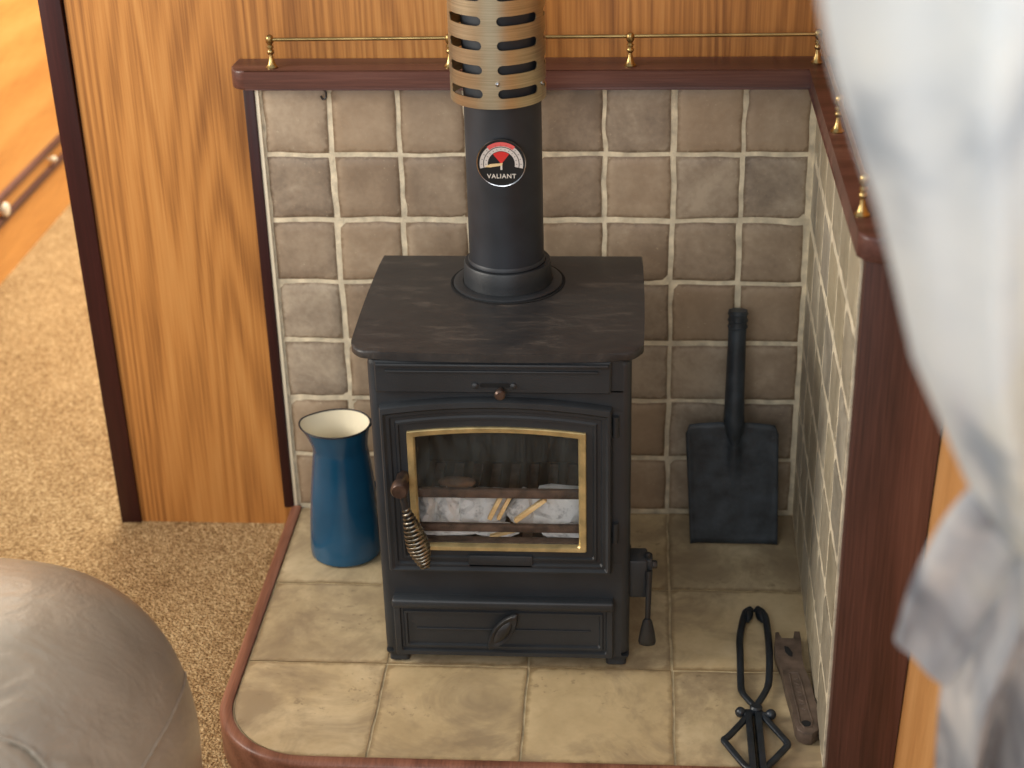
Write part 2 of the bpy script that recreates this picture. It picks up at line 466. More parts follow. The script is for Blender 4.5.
# wooden edge: swept profile
bm = BM(); rings = []
prof = [(0, -.004), (.0005, .001), (.003, .0025), (.012, .0025), (.0165, .0005), (.018, -.004), (.018, ZC), (0, ZC)]
R_ = [hout(max(o_, .0001)) for o_, _ in prof]
rings = [[Vector((R_[k][i][0], R_[k][i][1], prof[k][1])) for k in range(len(prof))] for i in range(len(R_[0]))]
# straight back part starts at the edge strip
ring_bridge(bm, rings, True, True, True)
obj('wooden_edge', bm, M['lip'], hearth, 50)

# ---------------------------------------------------------------- L-shaped shelf
def shelf():
    fy = -.031; fx = .783; ey = -.664
    pts = []
    def arc(cx, cy, r, a0, a1, n=6): return [(cx+r*math.cos(a0+(a1-a0)*k/n), cy+r*math.sin(a0+(a1-a0)*k/n)) for k in range(n+1)]
    pts += [(-.034, YB-.0005)] + arc(-.034+.022, fy+.022, .022, PI, 1.5*PI)
    pts += [(fx+.004, fy)] + [(fx-.002, ey+.024)] + arc(fx+.022, ey+.024, .024, PI, 1.5*PI) + [(.898, ey), (.898, YB-.0005)]
    bm = BM(); prism(bm, pts, .7092, .7380, 'z', .0035, 0, 3)
    bm.faces.ensure_lookup_table()
    for f in bm.faces:
        c = f.calc_center_median()
        if c.x > .784 and c.y < -.04: f.material_index = 1
    return tag(obj('ledge_shelf', bm, [M['mahog_h'], M['mahog_y']], loc=(.4, 0, .7092)), 'L-shaped dark mahogany ledge capping the tiled walls', 'shelf')
shelf()

# ---------------------------------------------------------------- brass gallery rail
gal = thing('gallery_rail', (.4, -.015, .7380), 'thin brass gallery rail on turned posts along the mahogany ledge', 'rail')
ZR = .7785
bm = BM(); tube(bm, [(.024, -.015, ZR), (.797, -.002, ZR)], .0027, 10)
obj('rail_bar', bm, M['brass'], gal)
bm = BM(); tube(bm, [(.797, -.002, ZR), (.790, -.594, ZR)], .0027, 10)
obj('rail_bar', bm, M['brass'], gal)
pp = [(.0085,0),(.0088,.0015),(.007,.003),(.0055,.006),(.0035,.013),(.0028,.019),(.0045,.0205),(.0052,.023),(.0042,.0255),(.003,.027),(.0048,.029),(.0048,.031),(.003,.033),(.0038,.0345),(.0055,.037),(.0055,.0435),(.0045,.046),(.002,.0475)]
for (x, y) in ((.0262, -.015), (.282, -.015), (.536, -.013), (.797, -.002), (.7935, -.308), (.790, -.594)):
    bm = BM(); lathe(bm, pp, (x, y, .7380), 16)
    obj('post', bm, M['brass'], gal)
# small dark hook under the ledge
bm = BM()
hk = [(.0945, .0005, .711), (.0950, -.007, .708)] + [(.0960+.0042*math.cos(a), -.0075, .6965+.0080*math.sin(a)) for a in [PI*.6, PI*.2, -.2*PI, -.6*PI, -.9*PI]]
tube(bm, smooth_path(hk, 4), .0016, 8)
tag(obj('small_hook', bm, M['black_iron'], loc=(.0955, 0, .705)), 'tiny dark hook hanging under the ledge at the first grout line', 'hook')

# ---------------------------------------------------------------- stove
SY = -.416
stove = thing('wood_stove', (.375, -.26, 0), 'black cast iron wood burning stove with a brass-framed glass door on the tiled hearth', 'stove')
X0, X1 = .2035, .5425
bm = BM()
bz0, bz1 = .017, .474; yb = -.11
box(bm, X0, .2380, SY, yb, bz0, bz1, .010, 3)          # left side with rounded corner
box(bm, .505, X1, SY, yb, bz0, bz1, .010, 3)
box(bm, .236, .507, yb-.02, yb, bz0, bz1)              # back
box(bm, .2142, .5318, SY-.0003, yb-.01, bz0, .1700)      # ash box / base
box(bm, .2142, .5318, SY-.0003, yb-.01, .428, bz1)       # upper part
box(bm, .2142, .5318, SY-.0003, SY+.006, .400, .430)
obj('body', bm, M['iron'], stove)
bm = BM()
box(bm, .2385, .2415, -.40, -.135, .172, .427); box(bm, .5015, .5045, -.40, -.135, .172, .427)
box(bm, .242, .501, -.150, -.135, .172, .427); box(bm, .242, .501, -.40, -.151, .1705, .1745)
box(bm, .242, .501, -.40, -.151, .423, .4275)
obj('firebox_lining', bm, M['dark'], stove)
# top plate
def plate_outline(x0, x1, yb, yf, r, bow):
    pts = []
    for k in range(9):
        a = PI + k/8*PI/2*.0
    L = []
    # back left -> front left (slight outward bow) -> front (bow) -> right
    for k in range(8):
        t = k/7; L.append((x0 - .003*math.sin(PI*t*.8), yb + (yf+r*1.3-yb)*t))
    for k in range(1, 7):
        a = PI + k/7*PI/2; L.append((x0+r+r*math.cos(a)*1.05, yf+r*1.3 + r*1.3*math.sin(a)))
    m = [(x0+x1-p[0], p[1]) for p in reversed(L)]
    front = []
    xa, xb = L[-1][0], m[0][0]
    for k in range(1, 14):
        t = k/14; front.append((xa+(xb-xa)*t, L[-1][1] - bow*(1-(2*t-1)**2)))
    return L+front+m
bm = BM(); prism(bm, plate_outline(.1835, .5560, -.100, -.4215, .024, .007), .4742, .4858, 'z', .0035, 0, 3)
obj('top_plate', bm, M['top'], stove, 30)
PX, PY = .3705, -.195
bm = BM(); lathe(bm, [(.0795, .4852), (.0795, .4868), (.0770, .4868), (.0770, .4862)], (PX, PY, 0), 48, cap0=True, cap1=True)
obj('flue_groove_shade', bm, M['dark'], stove)  # dark ring painting the shade in the groove round the flange
bm = BM(); lathe(bm, [(.0752, .4862), (.0752, .4885), (.073, .490), (.062, .490), (.062, .4865)], (PX, PY, 0), 48, cap0=True, cap1=False)
lathe(bm, [(.0612, .4885), (.0608, .494), (.0604, .500), (.0600, .517), (.0585, .5195), (.053, .5195)], (PX, PY, 0), 48, cap0=False, cap1=False)
obj('flue_collar', bm, M['iron'], stove)
# arched-rectangle rings
def aring(x0, x1, z0, z1, rise, y, r=.002, na=18):
    xc, hw = (x0+x1)/2, (x1-x0)/2
    P = [(x0+r, z0), (x1-r, z0), (x1, z0+r), (x1, z1-r)]
    for k in range(na+1):
        x = x1-.0005 - (x1-x0-.001)*k/na
        P.append((x, z1+rise*(1-((x-xc)/hw)**2)))
    P += [(x0, z1-r), (x0, z0+r)]
    return [Vector((a, y, b)) for a, b in P]
def prof_frame(bm, x0, x1, z0, z1, rise, steps, cap=False, mi=0):
    """steps: (inset left/right, inset bottom, inset top, y, rise factor)"""
    ring_bridge(bm, [aring(x0+s[0], x1-s[0], z0+s[1], z1-s[2], rise*s[4], s[3]) for s in steps], True, False, cap, mi)
door = None
bm = BM()
dz = [(0,0,0,SY+.001),(0,0,0,SY-.009),(.002,.002,.002,SY-.013),(.0045,.0045,.009,SY-.0135),(.008,.007,.0125,SY-.009),(.012,.011,.016,SY-.009),(.014,.013,.018,SY-.0055),
      (.0185,.017,.022,SY-.0055),(.0205,.019,.024,SY-.0075),(.023,.0215,.0265,SY-.0075),(.0245,.023,.028,SY-.0045),(.0338,.0328,.0372,SY-.0045),(.0338,.0328,.0372,SY+.012),(.0310,.0275,.034,SY+.012),(.0,0,.0,SY+.001)]
dz = dz[:-2]
prof_frame(bm, .2175, .5180, .1580, .4080, .0125, [s+((1 - .35*min(s[0]/.034, 1)),) for s in dz])
door = obj('door', bm, M['iron'], stove, 35)
# frame around the glass
bm = BM()
fr = [(0,0,0,SY-.003),(0,0,0,SY-.0075),(.001,.001,.001,SY-.0085),(.008,.0058,.007,SY-.0078),(.0100,.0072,.009,SY-.0050),(.0100,.0072,.009,SY+.001)]
prof_frame(bm, .2512, .4846, .1905, .3712, .0075, [s+(1,) for s in fr])
obj('brass_frame', bm, M['brass_trim'], door, 35)
bm = BM()
vs_ = [bm.verts.new(p) for p in aring(.2570, .4790, .1945, .3665, .0075, SY-.0005)]
bm.faces.new(vs_)
obj('glass_pane', bm, M['glass'], door, 0)
# raised plate with worn cast lettering under the glass
bm = BM(); box(bm, .3255, .4125, SY-.009, SY-.004, .1655, .1835, .0015)
npl = obj('nameplate', bm, M['iron'], door)
# right hinges
for z in (.205, .365):
    bm = BM(); lathe(bm, [(.0045, 0), (.0045, .03)], (.5225, SY-.003, z), 12); obj('hinge', bm, M['iron'], door)
# handle: boss, arm and coiled grip
bm = BM()
lathe(bm, [(.0085, SY-.004), (.0085, SY-.030), (.0115, SY-.032), (.0118, SY-.044), (.0095, SY-.0475)], (.2435, 0, .3035), 20, 'y')
handle = obj('handle', bm, M['bronze'], door)
A = Vector((.2452, SY-.036, .300)); B0 = Vector((.2495, SY-.037, .273)); B1 = Vector((.2715, SY-.040, .1830))
bm = BM(); tube(bm, [A, B0, B0.lerp(B1, .5), B1], [.0055, .005, .0035, .003], 12)
obj('handle_arm', bm, M['black_iron'], door)
bm = BM(); hp = []; ax = (B1-B0).normalized(); u = ax.cross(Vector((0,1,0))).normalized(); w = ax.cross(u)
turns = 16; NN = turns*14
for k in range(NN+1):
    t = k/NN; r = .0045 + .0098*math.sin(PI*min(t/.62, 1)/2)**1.5 if t < .62 else .0143 - .0098*((t-.62)/.38)**1.5
    a = 2*PI*turns*t; hp.append(B0.lerp(B1, t)+u*math.cos(a)*r+w*math.sin(a)*r)
tube(bm, hp, .0017, 6)
obj('coil_grip', bm, M['steel'], door, 60)
# upper air control plate
bm = BM(); prof_frame(bm, .2145, .5166, .4285, .4735, 0, [(0,0,0,SY+.001,1),(0,0,0,SY-.006,1),(.002,.002,.002,SY-.008,1),(.006,.004,.006,SY-.008,1)], True)
box(bm, .2290, .5010, SY-.0105, SY-.007, .4580, .4615, .0012)
box(bm, .2170, .5140, SY-.0125, SY-.007, .4665, .4715, .0018)
ap = obj('air_vent_plate', bm, M['iron'], stove, 35)
bm = BM(); prism(bm, rrect(.3500, .3880, .4375, .4435, .0028), SY-.0088, SY-.0078, 'y')
obj('slot', bm, M['dark'], ap)  # dark plate painting the shade inside the slot
for x in (.3435, .3925):
    bm = BM(); lathe(bm, [(.0042, SY-.007), (.0042, SY-.0105), (.002, SY-.012)], (x, 0, .4400), 12, 'y'); obj('rivet', bm, M['iron'], ap)
bm = BM(); lathe(bm, [(.003, SY-.007), (.003, SY-.018), (.0065, SY-.0185), (.0070, SY-.026), (.005, SY-.0285)], (.3765, 0, .4350), 16, 'y')
obj('slider_knob', bm, M['bronze'], ap)
# ash door
bm = BM()
prof_frame(bm, .2195, .5205, .0205, .1150, 0, [(0,0,0,SY+.001,1),(0,0,0,SY-.010,1),(.0015,.0015,.0015,SY-.012,1),(.0085,.0075,.016,SY-.012,1),(.010,.009,.0175,SY-.008,1),
      (.013,.012,.0205,SY-.008,1),(.0145,.0135,.022,SY-.0105,1),(.0175,.0165,.025,SY-.0105,1),(.019,.018,.0265,SY-.007,1)], True)
box(bm, .2185, .5215, SY-.019, SY-.004, .1030, .1160, .0035, 3)
box(bm, .250, .49, SY-.009, SY-.0065, .062, .0645, .001)
ash = obj('ash_door', bm, M['iron'], stove, 35)
bm = BM()
cc = Vector((.3700, SY-.022, .068)); dl = Vector((.0195, 0, .0285)).normalized(); pr_ = Vector((-dl.z, 0, dl.x))
Lh, Wh = .0345, .0125
rings = []
for sc, yy in ((.5, SY-.006), (.55, SY-.012), (1.0, SY-.016), (1.02, SY-.020), (.92, SY-.023), (.72, SY-.0225), (.62, SY-.0215), (.5, SY-.0235), (.2, SY-.0245)):
    ring = []
    for k in range(28):
        a = 2*PI*k/28; c_, s_ = math.cos(a), math.sin(a)
        e = abs(c_)**1.15*(1 if c_ >= 0 else -1)
        ring.append(Vector((cc.x, yy, cc.z)) + dl*e*Lh*sc + pr_*s_*Wh*(1-.25*abs(c_)**3)*sc)
    rings.append(ring)
ring_bridge(bm, rings, True, True, True)
obj('oval_knob', bm, M['black_iron'], ash, 50)
# feet
for (x, y) in ((.2215, SY+.016), (.5245, SY+.016), (.2195, yb-.03), (.526, yb-.03)):
    bm = BM()
    rs = []
    for hx, hy, z in ((.0120, .012, .0006), (.0140, .0140, .002), (.0140, .0140, .006), (.0130, .0130, .009), (.0178, .0155, .0155), (.0180, .0155, .0175)):
        rs.append([Vector((x+a, y+b, z)) for a, b in rrect(-hx, hx, -hy, hy, .005, 4)])
    ring_bridge(bm, rs, True, True, True); obj('leg', bm, M['iron'], stove, 50)
# riddling bracket + lever on the right side
RY = -.385
bm = BM(); box(bm, X1-.003, .5660, RY-.018, RY+.018, .106, .165, .003)
box(bm, .560, .5735, RY-.012, RY+.010, .140, .163, .003)
br = obj('side_bracket', bm, M['iron'], stove)
bm = BM(); lathe(bm, [(.006, -.5), (.006, -.5)], (0,0,0), 6) if False else None
lathe(bm, [(.0058, .5715), (.0058, .578), (.004, .580)], (0, RY-.004, .152), 6, 'x'); lathe(bm, [(.0045, .162), (.0045, .169), (.003, .170)], (.5665, RY-.004, 0), 12)
obj('bolt', bm, M['black_iron'], br)
bm = BM()
tube(bm, [(.5685, RY-.018, .150), (.5685, RY-.022, .135), (.5675, RY-.028, .073)], [.005, .0042, .0036], 10)
lv = obj('lever', bm, M['black_iron'], br)
bm = BM(); rs = []
for r, f, z in ((.004, 1, .080), (.0068, .8, .075), (.0102, .6, .058), (.0122, .55, .043), (.0112, .5, .038), (.006, .4, .0355)):
    rs.append([Vector((.5672+r*math.cos(2*PI*k/18), RY-.029+r*f*math.sin(2*PI*k/18), z)) for k in range(18)])
ring_bridge(bm, rs, True, True, True); obj('lever_grip', bm, M['black_iron'], lv, 50)
# fire bars
for z0, z1 in ((.2560, .2690), (.2030, .2140)):
    bm = BM(); box(bm, .2430, .5000, -.396, -.388, z0, z1, .0015); obj('fire_bar', bm, M['rust'], stove)
bm = BM(); box(bm, .2430, .5000, -.401, -.385, .1755, .1905, .002)
for k in range(9): box(bm, .255+k*.028, .268+k*.028, -.385, -.17, .1755, .1815)
obj('grate', bm, M['rust'], stove)

# paper, sticks inside
def paper(x, y, z, r, seed, label, sq=(1,1,.8)):
    bm = BM(); bmesh.ops.create_icosphere(bm, subdivisions=3, radius=1)
    rd = random.Random(seed)
    dirs = [Vector((rd.gauss(0,1), rd.gauss(0,1), rd.gauss(0,1))).normalized() for _ in range(16)]
    dist = [.60+.28*rd.random() for _ in dirs]
    for v in bm.verts:      # creased facets: clipped by random planes, then crinkled
        d = v.co.normalized()
        k = min([1.05]+[h/max(d.dot(q), .05) for q, h in zip(dirs, dist)])
        k *= 1 + (rd.random()-.5)*.16 + .12*noise.noise(d*2.6+Vector((seed, 0, 0)))
        v.co = Vector((d.x*sq[0], d.y*sq[1], d.z*sq[2]))*r*k + Vector((x, y, z))
        v.co.z = max(v.co.z, .1825); v.co.y = max(v.co.y, -.3845)
        v.co.x = min(max(v.co.x, .2425), .5005)
    return tag(obj('crumpled_newspaper', bm, M['paper'], smooth=12, loc=(x, y, z-r*.7)), label, 'newspaper', 'crumpled newspaper in the firebox')
paper(.4545, -.340, .2110, .041, 1, 'large white ball of crumpled newspaper at the right behind the stove glass', (1.25,.85,.95))
paper(.393, -.340, .2060, .028, 2, 'small white crumpled newspaper between the kindling sticks behind the glass', (.9,1,1))
paper(.339, -.338, .2060, .034, 3, 'grey crumpled newspaper left of the kindling sticks behind the glass', (1.15,.9,.95))
paper(.292, -.338, .2080, .034, 4, 'crumpled newspaper second from the left behind the stove glass', (.95,.9,1))
paper(.2605, -.338, .2080, .031, 5, 'crumpled newspaper at the far left corner behind the stove glass', (.8,1,1.05))
paper(.290, -.368, .1900, .030, 6, 'flat piece of crumpled newspaper under the lower fire bar at the left', (1.5,.7,.42))
paper(.366, -.366, .1900, .026, 8, 'flat piece of crumpled newspaper under the lower fire bar in the middle', (1.3,.7,.42))
paper(.452, -.368, .1900, .030, 9, 'flat piece of crumpled newspaper under the lower fire bar at the right', (1.4,.7,.42))
def stick(p, q, w, label, mat='stick'):
    p, q = Vector(p), Vector(q); bm = BM()
    box(bm, 0, (q-p).length, -w/2, w/2, -w*.36, w*.36, w*.08, 1)
    d = (q-p).normalized(); R = d.to_track_quat('X', 'Z').to_matrix().to_4x4()
    bmesh.ops.transform(bm, matrix=Matrix.Translation(p) @ R, verts=bm.verts)
    tag(obj('kindling_stick', bm, M[mat], loc=p), label, 'firewood', 'kindling in the firebox')
stick((.387, -.3855, .2155), (.429, -.388, .2520), .0085, 'pale slanting kindling stick resting against the large white paper ball')
stick((.352, -.384, .2175), (.370, -.384, .2560), .0085, 'kindling stick on the left of the close parallel pair behind the bars')
stick((.364, -.3845, .2175), (.383, -.384, .2570), .0070, 'kindling stick on the right of the close parallel pair behind the bars', 'stick')
stick((.352, -.384, .1890), (.392, -.383, .2010), .0065, 'kindling stick lying low under the lower fire bar')
bm = BM(); bmesh.ops.create_icosphere(bm, subdivisions=3, radius=1)
for v in bm.verts:
    d = v.co.normalized(); v.co = Vector((.307+d.x*.026, -.360+d.y*.012, .2600+d.z*.0070*(1+.5*noise.noise(d*3)))) 
tag(obj('charred_log', bm, M['char'], loc=(.307, -.360, .253)), 'brown charred piece of wood showing above the upper fire bar', 'firewood')

# ---------------------------------------------------------------- flue pipe, shield, thermometer
flue = thing('flue_pipe', (PX, PY, .5197), 'matt black round flue pipe rising from the stove top', 'flue')
bm = BM(); lathe(bm, [(.0512, .5198), (.0512, 1.35)], (PX-.0008, PY, 0), 64)
obj('pipe', bm, M['pipe'], flue)
bm = BM(); lathe(bm, [(.0514, .5198), (.0532, .5202), (.0532, .5225), (.0516, .5255)], (PX-.0008, PY, 0), 64, cap0=False, cap1=False)
obj('sealant_ring', bm, M['pipe'], flue)
# perforated brass heat shield
shd = thing('flue_heat_shield', (PX-.0065, PY, .752), 'brushed brass heat shield with rows of oval slots around the upper flue pipe', 'heat shield')
def shield():
    bm = BM(); R = .0622; cx, cy = PX-.0058, PY
    pitch = .0312; per = 2*PI/5
    z0 = .7525; rows = 12
    def P(s, z, r=R):     # s: arc angle, 0 = facing the viewer, positive to the right
        s += .085
        return (cx+r*math.sin(s), cy-r*math.cos(s), z)
    nh, nv = 10, 6
    hw, hh = .47, .0060          # slot half width in radians, half height in metres
    zb = z0+.0195-pitch/2        # first row lower cell bound
    for col in range(5):
        sc = col*per + .4625
        for row in range(rows):
            zc = z0+.0150 + row*pitch+.0035
            rect, slot = [], []
            lo, hi = zc-pitch/2, zc+pitch/2
            for k in range(nh): rect.append((sc-per/2+per*k/nh, lo)); slot.append((sc-hw+hh/R+(2*hw-2*hh/R)*k/nh, zc-hh))
            for k in range(nv): a = -PI/2+PI*k/nv; rect.append((sc+per/2, lo+pitch*k/nv)); slot.append((sc+hw-hh/R+hh/R*math.cos(a), zc+hh*math.sin(a)))
            for k in range(nh): rect.append((sc+per/2-per*k/nh, hi)); slot.append((sc+hw-hh/R-(2*hw-2*hh/R)*k/nh, zc+hh))
            for k in range(nv): a = PI/2+PI*k/nv; rect.append((sc-per/2, hi-pitch*k/nv)); slot.append((sc-hw+hh/R+hh/R*math.cos(a), zc+hh*math.sin(a)))
            rv = [bm.verts.new(P(*q)) for q in rect]; sv = [bm.verts.new(P(*q)) for q in slot]
            mv = [bm.verts.new(P((a[0]+b[0])/2, (a[1]+b[1])/2)) for a, b in zip(rect, slot)]
            n = len(rv)
            for i in range(n):
                j = (i+1) % n
                bm.faces.new((rv[i], rv[j], mv[j], mv[i])); bm.faces.new((mv[i], mv[j], sv[j], sv[i]))
        lo0 = z0+.0185-pitch/2
        for k in range(nh):
            s0, s1 = sc-per/2+per*k/nh, sc-per/2+per*(k+1)/nh
            bm.faces.new([bm.verts.new(P(*q)) for q in ((s0, lo0), (s1, lo0), (s1, z0-.0012), (s0, z0-.0012))])
    bmesh.ops.remove_doubles(bm, verts=bm.verts, dist=.00012)
    bmesh.ops.recalc_face_normals(bm, faces=bm.faces)
    o = obj('shield_sleeve', bm, M['shield'], shd, 60)
    md = o.modifiers.new('thickness', 'SOLIDIFY'); md.thickness = .0012; md.offset = 0
    es = o.modifiers.new('split', 'EDGE_SPLIT'); es.split_angle = math.radians(40)
    return P
P = shield()
for s, z in ((-.01, .7845), (1.12, .7745)):
    c = Vector(P(s, z, .0622)); n_ = Vector((math.sin(s+.085), -math.cos(s+.085), 0))
    bm = BM(); tube(bm, [c, c+n_*.0022, c+n_*.0032], [.0032, .0030, .0016], 14); 
    obj('screw', bm, M['chrome'], shd, 40)

GX, GY, GZ = .3705, PY-.0545, .6775
therm = thing('stove_thermometer', (GX, GY, GZ), 'round black dial thermometer with a red zone on the flue pipe', 'thermometer')
bm = BM(); lathe(bm, [(.0312, GY+.004), (.0325, GY+.001), (.0318, GY-.0005), (.0300, GY-.0005)], (GX, 0, GZ), 48, 'y'); dial = obj('dial', bm, M['g_black'], therm)
bm = BM()
rs = []
for r, y in ((.0318, GY+.002), (.0327, GY-.0005), (.0323, GY-.0024), (.0312, GY-.0020), (.0311, GY-.0006)):
    rs.append([Vector((GX+r*math.cos(2*PI*k/48), y, GZ+r*math.sin(2*PI*k/48))) for k in range(48)])
ring_bridge(bm, rs); obj('bezel', bm, M['chrome'], therm)
def sector(name, r0, r1, a0, a1, mat, yy, cz=-.0018, n=28):
    bm = BM(); a = [math.radians(a0+(a1-a0)*k/n) for k in range(n+1)]
    c = Vector((GX, yy, GZ+cz))
    outer = [c+Vector((r1*math.cos(t), 0, r1*math.sin(t))) for t in a]
    inner = [c+Vector((r0*math.cos(t), 0, r0*math.sin(t))) for t in a]
    ring_bridge(bm, [outer, inner], False); return obj(name, bm, mat, dial, 0)
sector('scale_band', .0238, .0285, -12, 192, M['g_grey'], GY-.0009); sector('scale_band', .0178, .0228, -12, 192, M['g_grey'], GY-.0009)
sector('red_zone', .0245, .0300, 52, 128, M['g_pink'], GY-.0012); sector('red_zone', .0003, .0172, 52, 128, M['g_red'], GY-.0010)
bm = BM()
for k, t in enumerate(range(0, 190, 15)):
    t = math.radians(t)
    for r in (.0258, .0202):
        c = Vector((GX+r*math.cos(t), GY-.0012, GZ-.0018+r*math.sin(t))); d = Vector((math.cos(t), 0, math.sin(t))); e = Vector((-d.z, 0, d.x))
        bm.faces.new([bm.verts.new(c+d*a+e*b) for a, b in ((-.0009,-.0003),(.0009,-.0003),(.0009,.0003),(-.0009,.0003))])
obj('tick_marks', bm, M['g_black'], dial, 0)
bm = BM(); pts = [(.002, .0010), (-.0145, -.0005), (-.0215, -.0042), (-.0145, -.0048), (.001, -.0022)]
prism(bm, [(GX+a, GZ-.001+b) for a, b in pts], GY-.0022, GY-.0016, 'y'); obj('needle', bm, M['g_cream'], therm)
bm = BM(); box(bm, GX-.0012, GX+.0012, GY-.0018, GY-.001, GZ-.0095, GZ-.003); obj('pin', bm, M['g_white'], therm)
tc = bpy.data.curves.new('lettering', 'FONT'); tc.body = 'VALIANT'; tc.size = .0086; tc.extrude = .0002; tc.align_x = 'CENTER'; tc.align_y = 'CENTER'; tc.space_character = 1.12; tc.offset = .00012
tob = bpy.data.objects.new('lettering_source', tc); C.objects.link(tob)
bpy.context.view_layer.update()
me = bpy.data.meshes.new_from_object(tob.evaluated_get(bpy.context.evaluated_depsgraph_get()))
bpy.data.objects.remove(tob)
me.transform(Matrix.Translation((0, -.0012, -.0185)) @ Matrix.Rotation(PI/2, 4, 'X')); me.materials.clear(); me.materials.append(M['g_white'])
to = bpy.data.objects.new('lettering', me); C.objects.link(to); to.parent = dial

# ---------------------------------------------------------------- blue jug
JX, JY = .1000, -.128
jug = thing('enamel_jug', (JX, JY, .0005), 'tall blue enamel jug with white inside, left of the stove', 'jug')
prof_j = [(.0515, .0000), (.0550, .0025), (.0557, .009), (.0550, .030), (.0532, .060), (.0502, .100), (.0465, .140), (.0430, .170), (.0412, .184), (.0420, .196), (.0442, .210), (.0472, .2225)]
def jugring(r, z, n=56, inner=0):
    t = max(0, min(1, (z-.178)/.0445)); out = []
    for k in range(n):
        a = 2*PI*k/n
        d = abs(((a-PI*1.03+PI) % (2*PI))-PI)
        sp = .013*t**1.5*math.exp(-(d/.85)**2)
        rr = r-inner+sp
        zz = z + .004*t*t*math.exp(-(d/.5)**2) + .0035*t*t*math.cos(a)*0
        out.append(Vector((JX+.001+.0035*z/.22+rr*math.cos(a), JY+rr*math.sin(a), zz+.0006)))
    return out
fine = []
for (r0, z0), (r1, z1) in zip(prof_j, prof_j[1:]):
    for k in range(3): fine.append((r0+(r1-r0)*k/3, z0+(z1-z0)*k/3))
fine.append(prof_j[-1])
bm = BM(); ring_bridge(bm, [jugring(r, z) for r, z in fine], True, True, False); obj('jug_body', bm, M['jug'], jug, 80)
bm = BM(); ring_bridge(bm, [jugring(r, max(z, .004), inner=.0016) for r, z in reversed(fine)], True, False, True); obj('white_lining', bm, M['jug_in'], jug, 80)
bm = BM(); tube(bm, jugring(.0466, .2225), .0014, 8, closed=True); obj('rim', bm, M['rim'], jug, 80)
bm = BM(); hp = smooth_path([(JX+.0405, JY+.0295, .206), (JX+.056, JY+.042, .208), (JX+.064, JY+.050, .188), (JX+.064, JY+.050, .150), (JX+.056, JY+.044, .108), (JX+.0435, JY+.0335, .090)], 6)
tube(bm, hp, .0065, 12, flat=.6, up=(-.6, .8, 0)); obj('handle', bm, M['jug'], jug, 60)

# ---------------------------------------------------------------- shovel
shv = thing('ash_shovel', (.703, -.085, .001), 'dark blue-black flat coal shovel leaning against the tiled wall right of the stove', 'shovel')
def shp(x, s, off=0):   # s: distance up along the leaning plane
    p0 = Vector((0, -.094, .001)); up = Vector((0, .064, .362)).normalized(); nrm = Vector((0, -.362, .064)).normalized()
    q = p0+up*s+nrm*off; return Vector((x, q.y, q.z))
bm = BM(); NX, NY = 26, 22; rows_ = []
for j in range(NY+1):
    row = []
    for i in range(NX+1):
        a = i/NX*2-1; s = j/NY
        xb = .703+a*.0672; xt = .6955+a*.0700
        x = xb+(xt-xb)*s
        top = .199 - .006*abs(a)**2.5 - (.012*max(0, (abs(a)-.93)/.07))
        bot = .001 + .0035*(a+1)/2*0 + .003*(1-a*a)*0
        h = bot+(top-bot)*s
        off = .0005 + .003*max(0, (abs(a)-.86)/.14)**2 + .0010*noise.noise(Vector((x*30, h*30, 0)))
        # raised tapering socket ridge
        off += .010*math.exp(-((x-.7)/.0075)**2)*max(0, min(1, (h-.085)/.10))
        row.append(shp(x, h, off))
    rows_.append(row)
ring_bridge(bm, rows_, False)
bl = obj('blade', bm, M['shovel'], shv, 60)
md = bl.modifiers.new('thickness', 'SOLIDIFY'); md.thickness = .0022; md.offset = 0
bm = BM()
tube(bm, [shp(.6995, .165, .0065), shp(.6985, .185, .008), shp(.6975, .205, .0095), shp(.6975, .25, .010), shp(.6985, .33, .010), shp(.6990, .377, .010)], [.006, .0125, .0160, .0145, .0135, .0138], 20)
hd = obj('handle', bm, M['shovel'], shv, 50)
bm = BM()
for s in (.352, .362, .372):
    c = [shp(.699, s+.0001, .010)+Vector((math.cos(2*PI*k/20)*.0142, math.sin(2*PI*k/20)*.0142, 0)) for k in range(20)]
    tube(bm, c, .0011, 6, closed=True)
obj('grip_ring', bm, M['shovel'], hd)

# ---------------------------------------------------------------- tongs
tg = thing('fire_tongs', (.712, -.48, .0), 'black iron lazy-tong fire tongs lying on the right of the hearth', 'fire tongs')
ZT = .0085
def path(pts, z=ZT): return [(x, y, z) for x, y in pts]
bm = BM()
tube(bm, smooth_path(path([(.7185,-.2835),(.7105,-.292),(.7050,-.3126),(.6985,-.355),(.6969,-.3945),(.6950,-.44),(.6945,-.4743),(.7010,-.493),(.7128,-.5140)]), 4), [.0062]*5+[.0052]*20+[.0046]*8, 10, flat=.85, up=(0,0,1))
ta = obj('jaw_arm', bm, M['tongs'], tg, 50)
bm = BM()
tube(bm, smooth_path(path([(.7262,-.2835),(.7335,-.292),(.7377,-.305),(.7385,-.35),(.7373,-.3931),(.7340,-.44),(.7307,-.4643),(.7235,-.485),(.7100,-.5140)], ZT+.001), 4), [.0062]*5+[.0052]*20+[.0046]*8, 10, flat=.85, up=(0,0,1))
obj('jaw_arm', bm, M['tongs'], tg, 50)
for sx, x in ((-1, .7160), (1, .7288)):     # broad serrated jaw pads
    bm = BM(); rs = []
    for t in range(7):
        y = -.284-.030*t/6; w_ = .0068*math.sin(PI*(.18+.74*t/6))
        rs.append([Vector((x+sx*(.004*t/6)+w_*math.cos(a), y, ZT+.0075*math.sin(a)*math.sin(PI*(.2+.7*t/6)))) for a in [2*PI*k/12 for k in range(12)]])
    ring_bridge(bm, rs, True, True, True); obj('jaw_pad', bm, M['tongs'], tg, 50)
